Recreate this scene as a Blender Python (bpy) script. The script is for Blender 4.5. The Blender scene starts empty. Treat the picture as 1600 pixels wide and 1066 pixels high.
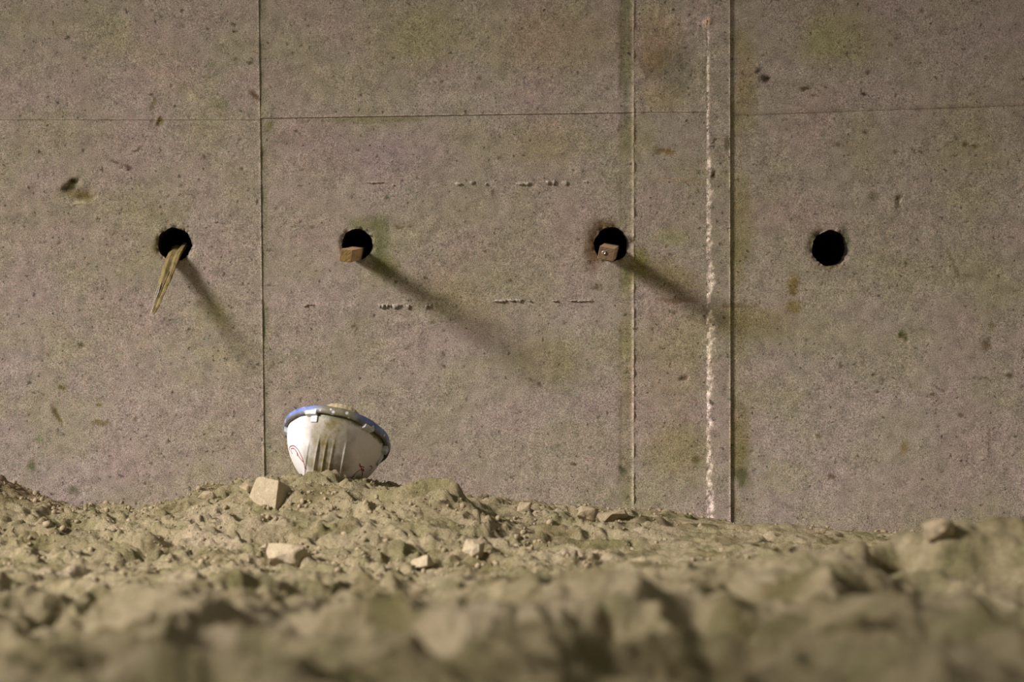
import bpy, bmesh, math, random
import numpy as np
from mathutils import Vector, Matrix, Euler
from mathutils.bvhtree import BVHTree

sc = bpy.context.scene
COL = sc.collection
PI = math.pi

# ------------------------------------------------------------------ camera
CAMD, CAMZ, FPX = 5.0, 0.37, 3600.0
cam = bpy.data.cameras.new('camera')
camo = bpy.data.objects.new('camera', cam)
COL.objects.link(camo)
camo.location = (0, -CAMD, CAMZ)
camo.rotation_euler = (PI / 2, 0, 0)
cam.sensor_width = 36
cam.lens = 81
cam.clip_start = 0.05
cam.dof.use_dof = True
cam.dof.focus_distance = 4.75
cam.dof.aperture_fstop = 3.0
sc.camera = camo

# ------------------------------------------------------------------ world, lamp, exposure
w = bpy.data.worlds.new('world')
sc.world = w
w.use_nodes = True
bg = w.node_tree.nodes['Background']
bg.inputs[0].default_value = (0.80, 0.74, 0.64, 1)
bg.inputs[1].default_value = 0.29


def lamp(name, loc, target, power, radius, colour, cone, blend):
    l = bpy.data.lights.new(name, 'SPOT')
    l.energy = power
    l.shadow_soft_size = radius
    l.color = colour
    l.spot_size = math.radians(cone)
    l.spot_blend = blend
    o = bpy.data.objects.new(name, l)
    COL.objects.link(o)
    o.location = loc
    o.rotation_euler = (Vector(target) - Vector(loc)).to_track_quat('-Z', 'Y').to_euler()
    return o


lamp('work_lamp', (-6.5, -4.0, 3.9), (-0.5, -1.25, -0.5), 6000, 1.0, (1.0, 0.925, 0.90), 36, 1.0)

vs = sc.view_settings
vs.view_transform = 'Standard'
vs.look = 'None'
vs.gamma = 1
vs.use_curve_mapping = False
vs.exposure = 0.0
sc.display_settings.display_device = 'sRGB'


def at(px, py, d):
    """world point seen at photo pixel (px, py) at distance d from the camera plane"""
    return Vector(((px - 800) * d / FPX, d - CAMD, CAMZ - (py - 533) * d / FPX))


# ------------------------------------------------------------------ noise
def _perlin(x, y, seed):
    rs = np.random.RandomState(seed)
    perm = rs.permutation(256)
    perm = np.concatenate([perm, perm])
    ang = rs.rand(256) * 2 * PI
    gx, gy = np.cos(ang), np.sin(ang)
    xi, yi = np.floor(x).astype(int), np.floor(y).astype(int)
    xf, yf = x - xi, y - yi
    xi &= 255
    yi &= 255
    u = xf * xf * xf * (xf * (xf * 6 - 15) + 10)
    v = yf * yf * yf * (yf * (yf * 6 - 15) + 10)

    def g(ix, iy, fx, fy):
        h = perm[(perm[ix & 255] + iy) & 255]
        return gx[h] * fx + gy[h] * fy
    a = g(xi, yi, xf, yf)
    b = g(xi + 1, yi, xf - 1, yf)
    c = g(xi, yi + 1, xf, yf - 1)
    d = g(xi + 1, yi + 1, xf - 1, yf - 1)
    return (a * (1 - u) + b * u) * (1 - v) + (c * (1 - u) + d * u) * v * 1.0


def fbm(x, y, scale, octv, seed, gain=0.5):
    s = 0
    a = 1.0
    f = 1.0 / scale
    for k in range(octv):
        s = s + a * _perlin(x * f + 17.3 * k, y * f + 9.1 * k, seed + k)
        a *= gain
        f *= 2.03
    return s * 1.4


def cells(x, y, scale, seed, jitter=0.9):
    """nearest and second nearest feature distance (in cell units) and the cell's own random value"""
    rs = np.random.RandomState(seed)
    T = rs.rand(128, 128, 3)
    x = x / scale
    y = y / scale
    xi, yi = np.floor(x).astype(int), np.floor(y).astype(int)
    f1 = np.full(x.shape, 9.0)
    f2 = np.full(x.shape, 9.0)
    rv = np.zeros(x.shape)
    for i in (-1, 0, 1):
        for j in (-1, 0, 1):
            t = T[(xi + i) & 127, (yi + j) & 127]
            cx = xi + i + 0.5 + (t[..., 0] - 0.5) * jitter
            cy = yi + j + 0.5 + (t[..., 1] - 0.5) * jitter
            d = np.hypot(x - cx, y - cy)
            m = d < f1
            f2 = np.where(m, f1, np.minimum(f2, d))
            rv = np.where(m, t[..., 2], rv)
            f1 = np.where(m, d, f1)
    return f1, f2, rv


def sstep(a, b, x):
    t = np.clip((x - a) / (b - a), 0, 1)
    return t * t * (3 - 2 * t)


# ------------------------------------------------------------------ object helpers
def mesh_obj(name, verts, faces, mat, parent=None, smooth=True):
    me = bpy.data.meshes.new(name)
    me.from_pydata([tuple(v) for v in verts], [], faces)
    me.update()
    return me_obj(name, me, mat, parent, smooth)


def me_obj(name, me, mat, parent=None, smooth=True):
    if smooth:
        me.polygons.foreach_set('use_smooth', [True] * len(me.polygons))
    o = bpy.data.objects.new(name, me)
    if mat:
        me.materials.append(mat)
    COL.objects.link(o)
    if parent:
        o.parent = parent
    return o


def big_mesh(name, V, F, mat, parent=None, colours=None):
    """fast quad mesh from numpy arrays"""
    me = bpy.data.meshes.new(name)
    me.vertices.add(len(V))
    me.vertices.foreach_set('co', np.asarray(V, dtype=np.float32).ravel())
    n = len(F)
    me.loops.add(n * 4)
    me.loops.foreach_set('vertex_index', np.asarray(F, dtype=np.int32).ravel())
    me.polygons.add(n)
    me.polygons.foreach_set('loop_start', np.arange(0, n * 4, 4, dtype=np.int32))
    me.polygons.foreach_set('loop_total', np.full(n, 4, dtype=np.int32))
    me.update(calc_edges=True)
    me.validate()
    if colours is not None:
        ca = me.color_attributes.new('stain_and_shade', 'FLOAT_COLOR', 'POINT')
        c4 = np.ones((len(V), 4), dtype=np.float32)
        c4[:, :3] = colours
        ca.data.foreach_set('color', c4.ravel())
    return me_obj(name, me, mat, parent, True)


def bm_obj(name, bm, mat, parent=None, smooth=True):
    me = bpy.data.meshes.new(name)
    bm.to_mesh(me)
    bm.free()
    return me_obj(name, me, mat, parent, smooth)


def tag(o, label=None, cat=None, group=None, kind=None):
    if label: o['label'] = label
    if cat: o['category'] = cat
    if group: o['group'] = group
    if kind: o['kind'] = kind
    return o


def empty(name, loc):
    o = bpy.data.objects.new(name, None)
    COL.objects.link(o)
    o.empty_display_size = 0.05
    o.location = loc
    return o


# ------------------------------------------------------------------ materials
class NT:
    def __init__(s, name, rough=0.9, spec=0.3):
        s.m = bpy.data.materials.new(name)
        s.m.use_nodes = True
        s.t = s.m.node_tree
        s.b = s.t.nodes['Principled BSDF']
        s.b.inputs['Roughness'].default_value = rough
        s.b.inputs['Specular IOR Level'].default_value = spec
        s.co = s.n('ShaderNodeTexCoord').outputs['Object']

    def n(s, typ, **kw):
        nd = s.t.nodes.new(typ)
        for k, v in kw.items():
            setattr(nd, k, v)
        return nd

    def l(s, a, b):
        s.t.links.new(a, b)

    def noise(s, scale, detail=4, rough=0.55, co=None, stretch=None):
        nd = s.n('ShaderNodeTexNoise')
        nd.inputs['Scale'].default_value = scale
        nd.inputs['Detail'].default_value = detail
        nd.inputs['Roughness'].default_value = rough
        c = co or s.co
        if stretch:
            mp = s.n('ShaderNodeMapping')
            mp.inputs['Scale'].default_value = stretch
            s.l(c, mp.inputs['Vector'])
            c = mp.outputs[0]
        s.l(c, nd.inputs['Vector'])
        return nd.outputs['Fac']

    def ramp(s, fac, stops):
        r = s.n('ShaderNodeValToRGB')
        e = r.color_ramp.elements
        e[0].position, e[0].color = stops[0][0], (*stops[0][1], 1)
        e[1].position, e[1].color = stops[-1][0], (*stops[-1][1], 1)
        for p, c in stops[1:-1]:
            x = e.new(p)
            x.color = (*c, 1)
        s.l(fac, r.inputs[0])
        return r.outputs[0]

    def mix(s, a, b, fac, mode='MIX'):
        m = s.n('ShaderNodeMix', data_type='RGBA', blend_type=mode)
        for sock, v in ((m.inputs[6], a), (m.inputs[7], b), (m.inputs[0], fac)):
            if hasattr(v, 'is_output') or hasattr(v, 'links'):
                s.l(v, sock)
            elif isinstance(v, (int, float)):
                sock.default_value = v
            else:
                sock.default_value = (*v, 1)
        return m.outputs[2]

    def math(s, op, a, b=0.0, clamp=False):
        m = s.n('ShaderNodeMath', operation=op, use_clamp=clamp)
        for sock, v in ((m.inputs[0], a), (m.inputs[1], b)):
            if isinstance(v, (int, float)):
                sock.default_value = v
            else:
                s.l(v, sock)
        return m.outputs[0]

    def bump(s, h, strength=0.5, dist=0.002, prev=None):
        b = s.n('ShaderNodeBump')
        b.inputs['Strength'].default_value = strength
        b.inputs['Distance'].default_value = dist
        s.l(h, b.inputs['Height'])
        if prev is not None:
            s.l(prev, b.inputs['Normal'])
        s.l(b.outputs[0], s.b.inputs['Normal'])
        return b.outputs[0]

    def colour(s, c):
        if hasattr(c, 'links'):
            s.l(c, s.b.inputs['Base Color'])
        else:
            s.b.inputs['Base Color'].default_value = (*c, 1)


def G(v):
    return (v, v, v)


def mat_concrete():
    t = NT('cast_concrete', 0.88, 0.25)
    broad = t.ramp(t.noise(2.6, 3, 0.5), [(0.3, (0.320, 0.272, 0.195)), (0.5, (0.340, 0.287, 0.222)), (0.7, (0.355, 0.297, 0.247))])
    tint = t.ramp(t.noise(5.5, 2, 0.5, stretch=(1, 1, 1.3)), [(0.30, (1.05, 0.97, 1.06)), (0.5, (1, 1, 1)), (0.68, (0.96, 0.995, 0.85))])
    c = t.mix(broad, tint, 1.0, 'MULTIPLY')
    mott = t.ramp(t.noise(34, 5, 0.65), [(0.3, G(0.74)), (0.5, G(1.0)), (0.72, G(1.22))])
    c = t.mix(c, mott, 1.0, 'MULTIPLY')
    # mineral grain
    gr = t.ramp(t.noise(520, 2, 0.95), [(0.32, G(0.22)), (0.5, G(0.98)), (0.68, G(2.0))])
    c = t.mix(c, gr, 1.0, 'MULTIPLY')
    gc = t.n('ShaderNodeTexNoise')
    gc.inputs['Scale'].default_value = 300
    gc.inputs['Detail'].default_value = 1
    t.l(t.co, gc.inputs['Vector'])
    c = t.mix(c, gc.outputs['Color'], 0.30, 'SOFT_LIGHT')
    # scattered pin holes
    pin = t.ramp(t.noise(95, 2, 0.5), [(0.28, G(0.30)), (0.355, G(1.0))])
    c = t.mix(c, pin, 0.9, 'MULTIPLY')
    va = t.n('ShaderNodeVertexColor', layer_name='stain_and_shade')
    c = t.mix(c, va.outputs['Color'], 1.0, 'MULTIPLY')
    t.colour(c)
    h = t.math('ADD', t.math('MULTIPLY', t.noise(60, 6, 0.65), 1.0), t.math('MULTIPLY', t.noise(430, 2, 0.9), 0.12))
    t.bump(h, 0.45, 0.0016)
    return t.m


def mat_broken():
    t = NT('broken_pale_mortar', 0.95, 0.2)
    t.colour(t.ramp(t.noise(160, 4, 0.7), [(0.3, (0.30, 0.25, 0.20)), (0.55, (0.52, 0.46, 0.38)), (0.75, (0.66, 0.60, 0.52))]))
    t.bump(t.noise(220, 3, 0.7), 0.6, 0.002)
    return t.m


def mat_lining():
    t = NT('shaded_hole_lining', 0.95, 0.1)
    t.colour(t.ramp(t.noise(90, 4, 0.7), [(0.35, (0.008, 0.008, 0.006)), (0.58, (0.022, 0.020, 0.013)), (0.74, (0.12, 0.095, 0.06))]))  # near-black colour paints in the shade of the deep hole
    t.bump(t.noise(120, 3, 0.7), 0.8, 0.004)
    return t.m


def mat_soil():
    t = NT('sandy_soil', 1.0, 0.1)
    broad = t.ramp(t.noise(4.5, 4, 0.6), [(0.3, (0.34, 0.285, 0.160)), (0.5, (0.405, 0.34, 0.205)), (0.7, (0.47, 0.385, 0.26))])
    mott = t.ramp(t.noise(38, 5, 0.7), [(0.32, (0.72, 0.72, 0.66)), (0.5, G(1.0)), (0.7, (1.14, 1.12, 1.12))])
    c = t.mix(broad, mott, 1.0, 'MULTIPLY')
    gr = t.ramp(t.noise(450, 2, 0.95), [(0.30, G(0.42)), (0.5, G(1.0)), (0.70, G(1.6))])
    c = t.mix(c, gr, 0.9, 'MULTIPLY')
    dark_patch = t.ramp(t.noise(6.0, 4, 0.6), [(0.50, G(0.0)), (0.64, G(1.0))])  # darker olive patches spread by noise
    c = t.mix(c, (0.50, 0.49, 0.36), t.math('MULTIPLY', dark_patch, 0.75), 'MULTIPLY')
    va = t.n('ShaderNodeVertexColor', layer_name='stain_and_shade')
    c = t.mix(c, va.outputs['Color'], 1.0, 'MULTIPLY')
    t.colour(c)
    h = t.math('ADD', t.noise(70, 8, 0.75), t.math('MULTIPLY', t.noise(300, 3, 0.8), 0.3))
    t.bump(h, 1.0, 0.009)
    return t.m


def mat_clod(name, lo, hi):
    t = NT(name, 1.0, 0.1)
    c = t.ramp(t.noise(30, 6, 0.7), [(0.3, lo), (0.7, hi)])
    gr = t.ramp(t.noise(380, 2, 0.85), [(0.28, G(0.65)), (0.5, G(1.0)), (0.72, G(1.3))])
    t.colour(t.mix(c, gr, 0.7, 'MULTIPLY'))
    t.bump(t.noise(110, 6, 0.7), 0.8, 0.004)
    return t.m


def mat_wood(name, side, dark, stretch):
    t = NT(name, 0.75, 0.3)
    c = t.ramp(t.noise(60, 5, 0.65, stretch=stretch), [(0.3, dark), (0.5, side), (0.72, tuple(min(1, x * 1.25) for x in side))])
    gr = t.ramp(t.noise(400, 2, 0.85), [(0.28, G(0.75)), (0.5, G(1.0)), (0.72, G(1.2))])
    t.colour(t.mix(c, gr, 0.6, 'MULTIPLY'))
    t.bump(t.noise(90, 4, 0.6, stretch=stretch), 0.5, 0.002)
    return t.m


CONC = mat_concrete()
BROKEN = mat_broken()
LINING = mat_lining()
SOIL = mat_soil()
CRUMB = mat_clod('soil_crumb', (0.28, 0.225, 0.14), (0.44, 0.36, 0.23))
STONE = mat_clod('pale_stone', (0.38, 0.31, 0.20), (0.50, 0.42, 0.28))

# ------------------------------------------------------------------ the concrete wall
FINE = 0.0034
SC = 720.0


def WX(px): return (px - 800) / SC
def WZ(py): return CAMZ - (py - 533) / SC


# holes: px, py, radius px, roughness of the rim, seed
HOLES = [(273, 382, 26.5, 0.045, 1), (558, 382, 24.5, 0.03, 2), (955, 382, 27, 0.04, 3), (1297, 388, 28, 0.05, 4)]

# stains, scars and painted-in batten shadow tints: px, py, rx, ry, angle(deg), rgb multiplier, depth (m, negative = recess)
GREEN, OLIVE, DARK, BROWN, PALE = (0.80, 0.90, 0.62), (0.74, 0.74, 0.42), (0.30, 0.29, 0.22), (0.55, 0.45, 0.32), (1.35, 1.33, 1.25)
STAINS_AND_SHADE = [
    (592, 375, 13, 34, 0, (0.58, 0.66, 0.46), 0), (572, 350, 24, 9, 0, (0.72, 0.78, 0.56), 0), (600, 415, 22, 14, 30, (0.62, 0.66, 0.42), 0),
    (930, 385, 12, 30, 5, (0.42, 0.30, 0.20), -0.004), (948, 352, 20, 9, -10, (0.62, 0.52, 0.38), -0.001), (1002, 408, 10, 22, 0, (0.68, 0.72, 0.40), 0),
    (986, 375, 7, 5, 0, (0.4, 0.33, 0.22), -0.002),
    (246, 384, 8, 18, 8, (0.62, 0.60, 0.42), 0), (305, 398, 6, 15, 35, (1.15, 1.22, 1.12), 0),
    (282, 330, 14, 22, 30, (0.86, 0.88, 0.80), 0), (1270, 375, 7, 20, 20, (0.60, 0.64, 0.48), -0.002), (1323, 374, 7, 20, -15, (0.52, 0.56, 0.44), -0.003),
    (1297, 417, 22, 4, 0, (0.7, 0.66, 0.5), 0),
    (110, 291, 15, 8, -35, (0.36, 0.36, 0.22), -0.005), (120, 302, 22, 8, 0, (0.68, 0.64, 0.46), -0.004), (128, 301, 8, 4, 20, PALE, 0.001),
    (126, 318, 20, 2.4, -6, (1.45, 1.42, 1.35), 0.003), (134, 308, 14, 6, 10, (0.62, 0.6, 0.42), -0.002), (118, 283, 9, 3, -35, DARK, -0.003),
    (90, 650, 4, 20, -28, (0.50, 0.48, 0.26), -0.002), (158, 660, 14, 5, 0, (0.62, 0.58, 0.36), 0), (154, 633, 8, 4, 20, (0.66, 0.66, 0.44), 0),
    (97, 606, 7, 5, 0, (0.50, 0.50, 0.24), 0), (50, 728, 8, 10, 25, (0.50, 0.56, 0.42), 0), (115, 766, 9, 8, 0, (0.52, 0.55, 0.45), 0),
    (60, 686, 7, 5, 0, (0.72, 0.82, 0.66), 0), (128, 540, 5, 4, 0, (0.55, 0.5, 0.36), -0.002), (212, 655, 3, 5, 0, (0.55, 0.5, 0.3), 0),
    (180, 252, 9, 3, 20, (0.45, 0.38, 0.34), -0.001), (200, 262, 8, 3, 35, (0.5, 0.42, 0.38), -0.001), (214, 235, 9, 3, -20, (0.45, 0.45, 0.35), -0.001),
    (400, 150, 12, 5, 35, (0.52, 0.44, 0.32), -0.002), (365, 38, 6, 3, 30, (0.4, 0.42, 0.3), -0.001), (368, 50, 5, 3, 0, (0.42, 0.42, 0.32), -0.001),
    (390, 98, 6, 4, 10, (0.42, 0.46, 0.34), 0), (325, 45, 3, 3, 0, DARK, 0), (284, 16, 3, 3, 0, DARK, 0), (330, 100, 9, 8, 0, (0.82, 0.86, 0.76), 0),
    (245, 187, 2.4, 9, 28, (1.9, 1.9, 1.8), 0.003), (249, 190, 7, 8, 0, (0.66, 0.66, 0.4), -0.002),
    (345, 165, 12, 12, 0, (0.80, 0.82, 0.7), 0), (420, 200, 8, 12, 0, (0.72, 0.78, 0.56), 0),
    (1196, 124, 9, 7, 10, (0.34, 0.30, 0.22), -0.004), (1184, 111, 7, 2.5, -30, DARK, -0.002), (1200, 122, 4, 3, 0, (0.24, 0.2, 0.15), -0.003),
    (1258, 139, 9, 3.5, 15, (0.40, 0.36, 0.25), -0.001), (1270, 149, 5, 3, 10, (0.45, 0.4, 0.26), 0), (1351, 147, 7, 2.6, 5, (0.2, 0.18, 0.14), -0.002), (1346, 141, 2, 2, 0, DARK, 0),
    (1356, 114, 4, 4, 0, (0.45, 0.42, 0.3), 0), (1247, 209, 3, 1.6, 0, (0.3, 0.26, 0.2), 0),
    (1410, 524, 7, 6, 0, (0.42, 0.45, 0.22), -0.001), (1416, 530, 4, 5, 0, (0.45, 0.48, 0.25), -0.001),
    (1492, 416, 2.5, 22, -20, (0.55, 0.54, 0.42), -0.001), (1512, 430, 8, 2, 10, (0.65, 0.65, 0.5), 0), (1415, 414, 3, 6, 10, (0.55, 0.58, 0.42), 0),
    (1542, 541, 8, 9, 15, (0.62, 0.56, 0.44), -0.001), (1550, 509, 6, 6, 0, (0.66, 0.64, 0.5), 0), (1522, 591, 20, 1.5, -2, (0.45, 0.42, 0.34), 0), (1577, 588, 9, 4, 15, (0.52, 0.47, 0.36), -0.001),
    (1240, 445, 10, 18, 5, (0.76, 0.70, 0.40), 0), (1240, 480, 16, 12, 5, (0.80, 0.76, 0.50), 0), (1238, 460, 7, 2, 0, (0.6, 0.56, 0.3), 0),
    (1404, 313, 4, 9, 12, (0.45, 0.42, 0.30), -0.003), (1410, 314, 1.6, 9, 12, (1.6, 1.55, 1.4), 0.001), (1403, 323, 6, 1.5, 0, (0.6, 0.55, 0.4), 0),
    (1364, 586, 3, 3, 0, (0.35, 0.3, 0.24), 0), (1456, 617, 5, 4, 0, (0.55, 0.54, 0.4), 0), (1420, 598, 2, 11, -30, (0.62, 0.6, 0.5), 0), (1465, 606, 14, 2, 28, (0.68, 0.64, 0.52), 0),
    (1501, 649, 4, 4, 0, (0.58, 0.56, 0.4), 0), (1545, 690, 1.6, 26, 0, (0.6, 0.58, 0.5), 0), (1413, 700, 7, 14, 0, (0.84, 0.78, 0.56), 0), (1279, 681, 5, 4, 0, (0.5, 0.45, 0.36), 0),
    (1313, 571, 4, 5, -20, (0.55, 0.52, 0.4), 0), (1508, 226, 6, 5, 10, (0.46, 0.40, 0.28), -0.001), (1524, 229, 6, 4, 0, (0.6, 0.56, 0.34), 0), (1494, 215, 2, 5, 0, (0.4, 0.38, 0.28), 0),
    (1308, 226, 5, 4, 0, (0.6, 0.54, 0.46), 0), (1323, 223, 2.5, 5, 0, (0.6, 0.5, 0.45), 0), (1350, 207, 4, 3, 0, (0.4, 0.36, 0.28), 0), (1398, 238, 4, 3, 0, (0.5, 0.48, 0.34), 0),
    (1438, 237, 4, 2, 0, (0.5, 0.44, 0.34), 0), (1300, 745, 6, 5, 0, (0.62, 0.55, 0.44), 0), (1468, 264, 1.5, 12, 0, (0.7, 0.6, 0.5), 0), (1365, 305, 9, 9, 0, (0.76, 0.76, 0.68), 0),
    (1166, 120, 14, 60, 0, (0.88, 0.84, 0.62), 0), (1320, 60, 60, 40, 0, (0.88, 0.92, 0.70), 0), (1160, 350, 14, 60, 0, (0.9, 0.9, 0.70), 0), (1156, 690, 14, 50, 0, (0.70, 0.72, 0.46), 0),
    (1160, 745, 12, 16, 0, (0.52, 0.56, 0.44), 0), (1150, 478, 22, 3, 0, (0.62, 0.56, 0.45), 0), (1170, 500, 60, 20, 8, (0.86, 0.84, 0.62), 0),  # wide olive entry paints the far end of the third batten's shadow
    (1068, 592, 7, 5, -30, (0.55, 0.48, 0.40), -0.003), (1060, 700, 40, 34, 0, (0.86, 0.86, 0.62), 0), (1088, 720, 7, 8, 0, (0.55, 0.56, 0.42), -0.001), (1068, 752, 2, 8, 0, (1.2, 1.15, 1.0), 0),
    (1040, 430, 50, 20, 20, (0.82, 0.80, 0.58), 0), (1060, 470, 22, 4, 0, (0.68, 0.62, 0.46), -0.001), (1050, 550, 40, 80, 0, (0.98, 0.95, 0.85), 0),  # tilted olive entry paints the start of the third batten's shadow
    (1062, 115, 30, 45, 10, (0.68, 0.70, 0.66), -0.003), (1030, 55, 30, 40, -15, (0.96, 0.92, 0.72), 0), (1018, 100, 22, 22, 0, (0.80, 0.76, 0.60), -0.002), (1035, 150, 30, 18, 10, (1.18, 1.12, 0.92), 0.001),
    (1040, 237, 18, 6, 5, (0.68, 0.60, 0.38), -0.002), (1062, 282, 30, 3, 3, (1.10, 1.02, 0.9), 0.001), (1115, 275, 3.5, 8, 0, (0.45, 0.38, 0.30), -0.004),
    (1136, 225, 4, 14, 0, (0.6, 0.62, 0.5), 0), (1128, 333, 2, 3, 0, DARK, 0), (1105, 35, 6, 10, 30, (1.5, 1.3, 1.1), 0.004), (1050, 370, 26, 12, 0, (0.9, 0.98, 0.74), 0),
    (973, 735, 9, 4, 45, (0.42, 0.50, 0.40), -0.002), (966, 713, 5, 2, 40, (1.2, 1.2, 1.1), 0.001), (978, 750, 9, 34, 0, (0.72, 0.74, 0.62), 0),
    (978, 560, 9, 70, 0, (0.84, 0.84, 0.66), 0), (978, 60, 10, 75, 0, (0.74, 0.80, 0.62), -0.001), (978, 215, 9, 30, 0, (0.80, 0.83, 0.72), 0), (980, 440, 10, 22, 0, (0.80, 0.82, 0.58), 0),
    (897, 726, 6, 2, 8, (0.28, 0.22, 0.18), -0.001), (828, 593, 3, 4, -20, (0.5, 0.45, 0.32), 0), (797, 438, 5, 4, 0, (0.55, 0.52, 0.42), 0), (930, 448, 7, 3, -25, (0.60, 0.56, 0.44), 0),
    (664, 434, 3, 3, 0, (0.35, 0.28, 0.2), 0), (676, 504, 5, 4, 0, (0.6, 0.56, 0.5), 0), (693, 517, 3, 2, 0, (0.5, 0.44, 0.3), 0), (697, 533, 3, 3, 0, (0.5, 0.42, 0.3), 0), (640, 541, 8, 3, -30, (0.7, 0.68, 0.66), 0),
    (556, 519, 2, 9, 20, (0.5, 0.45, 0.38), 0), (553, 510, 5, 2, 0, (0.52, 0.48, 0.4), 0), (605, 309, 4, 3, -20, (0.42, 0.52, 0.38), 0), (623, 355, 9, 4, 10, (0.62, 0.54, 0.46), 0), (640, 354, 3, 2, 0, (0.4, 0.34, 0.28), 0),
    (470, 291, 5, 2, 0, (0.6, 0.48, 0.4), 0), (487, 355, 4, 4, 0, (0.6, 0.58, 0.52), 0), (770, 300, 4, 6, 0, (0.62, 0.56, 0.48), -0.001), (780, 246, 3, 3, 0, (0.5, 0.44, 0.38), 0), (764, 250, 2, 2, 0, DARK, 0),
    (700, 235, 6, 1.4, -8, (0.55, 0.45, 0.35), 0), (564, 148, 2.4, 2.4, 0, DARK, 0), (457, 83, 2, 2, 0, DARK, 0), (749, 122, 4, 4, 0, (0.6, 0.54, 0.48), 0), (823, 141, 4, 6, 0, (1.15, 1.12, 1.05), 0), (763, 59, 2, 2, 0, DARK, 0),
    (550, 61, 2, 2, 0, DARK, 0), (690, 128, 3, 2, 0, (0.5, 0.4, 0.3), 0), (840, 170, 2, 3, 0, DARK, 0),
    (650, 60, 60, 40, 0, (0.97, 0.98, 0.84), 0), (870, 60, 90, 45, 0, (0.97, 0.95, 0.80), 0), (850, 225, 45, 30, 0, (0.98, 0.97, 0.80), 0), (560, 188, 60, 4, 0, (0.74, 0.76, 0.62), 0), (640, 186, 24, 3, 0, (0.76, 0.79, 0.64), 0),
    (580, 240, 110, 28, 12, (0.94, 0.91, 0.98), 0), (340, 490, 32, 10, 60, (0.94, 0.94, 0.76), 0), (720, 470, 60, 30, 30, (0.94, 0.93, 0.78), 0), (850, 560, 50, 30, 10, (0.97, 0.97, 0.82), 0),  # tilted olive entries paint shadows of the stake and second batten
    (710, 460, 10, 14, 0, (1.1, 1.08, 1.05), 0), (1000, 215, 20, 30, 0, (0.95, 0.95, 0.85), 0),
    (310, 475, 9, 7, 0, (0.72, 0.70, 0.66), 0), (265, 500, 12, 8, 0, (0.78, 0.80, 0.76), 0), (225, 530, 10, 22, 20, (1.08, 1.07, 1.03), 0),
    (185, 700, 1.6, 60, 0, (0.84, 0.84, 0.82), 0), (157, 780, 1.4, 14, 0, (0.7, 0.7, 0.68), 0), (300, 645, 22, 3, -8, (0.86, 0.84, 0.84), 0),
    (250, 95, 60, 34, 30, (1.03, 1.0, 0.98), 0), (290, 145, 70, 3, 32, (1.14, 1.12, 1.06), 0), (262, 112, 40, 2, 40, (1.12, 1.10, 1.04), 0), (240, 160, 2, 12, 12, (0.6, 0.58, 0.42), 0), (236, 148, 3, 3, 0, (0.42, 0.44, 0.34), 0),
]
rs = np.random.RandomState(7)
for k in range(520):      # air-bubble pock marks scattered over the face
    a = rs.uniform(0.9, 2.4)
    v = rs.uniform(0.35, 0.75)
    STAINS_AND_SHADE.append((rs.uniform(-100, 1700), rs.uniform(-60, 820), a * rs.uniform(1, 1.9), a, rs.uniform(0, 180), (v, v * 0.93, v * 0.84), -0.0008))

JL = lambda z: WX(404) + (WZ(0) - z) * (8.5 / 700.0)          # left joint, leaning a little
JM = lambda z: WX(990) + 0 * z
JR = lambda z: WX(1104) + 0 * z
JE = lambda z: WX(1140) + (WZ(0) - z) * (1.0 / 700.0)
HJ = {  # horizontal joint height as a function of x per column of panels
    0: lambda x: WZ(187) + 0 * x,
    1: lambda x: WZ(184.5) + (x - WX(410)) * (9.0 / 580.0),
    2: lambda x: WZ(175) + 0 * x,
    4: lambda x: WZ(180.5) + (x - WX(1140)) * (16.0 / 460.0),
}


def axis(lo, hi, fine_lo, fine_hi):
    """spacing FINE inside the detailed zone, growing outwards"""
    xs = []
    a, b = max(lo, fine_lo), min(hi, fine_hi)
    if b > a:
        xs = list(np.linspace(a, b, max(2, int(round((b - a) / FINE)) + 1)))
    else:
        xs = [lo, hi]
        return np.array(xs)
    s = FINE
    x = a
    left = []
    while x > lo + 1e-6:
        s *= 1.25
        x = max(lo, x - s)
        left.append(x)
    s = FINE
    x = b
    right = []
    while x < hi - 1e-6:
        s *= 1.25
        x = min(hi, x + s)
        right.append(x)
    return np.array(left[::-1] + xs + right)


def stain_shade_depth(x, z):
    """colour multiplier and outward relief of the cast face at (x, z)"""
    col = np.ones(x.shape + (3,))
    dep = np.zeros(x.shape)
    wx = fbm(x, z, 0.012, 2, 91) * 0.0045
    wz = fbm(x, z, 0.012, 2, 95) * 0.0045
    for (px, py, rx, ry, ang, rgb, dd) in STAINS_AND_SHADE:
        cx, cz = WX(px), WZ(py)
        R = max(rx, ry) / SC * 2.2 + 0.004
        m = (np.abs(x - cx) < R) & (np.abs(z - cz) < R)
        if not m.any():
            continue
        k = min(1.0, max(rx, ry) / 8.0)
        ux = x[m] - cx + wx[m] * k
        uz = z[m] - cz + wz[m] * k
        a = math.radians(-ang)
        e1 = (ux * math.cos(a) + uz * math.sin(a)) / (rx / SC)
        e2 = (-ux * math.sin(a) + uz * math.cos(a)) / (ry / SC)
        r = np.hypot(e1, e2)
        soft = 1.9 if max(rx, ry) > 20 else 1.35
        wgt = 1 - sstep(0.35, soft, r)
        col[m] *= 1 + (np.array(rgb) ** (1.35 if max(rx, ry) < 22 and rgb[0] < 1 else 1.0) - 1) * wgt[:, None]
        dep[m] += dd * wgt
    return col, dep


def relief(x, z):
    h = fbm(x, z, 0.35, 3, 11) * 0.0022 + fbm(x, z, 0.03, 4, 21) * 0.00055
    return h


DEPTH = {0: 0.0020, 1: 0.0, 2: 0.0015, 3: 0.0047, 4: -0.0005}


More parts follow.
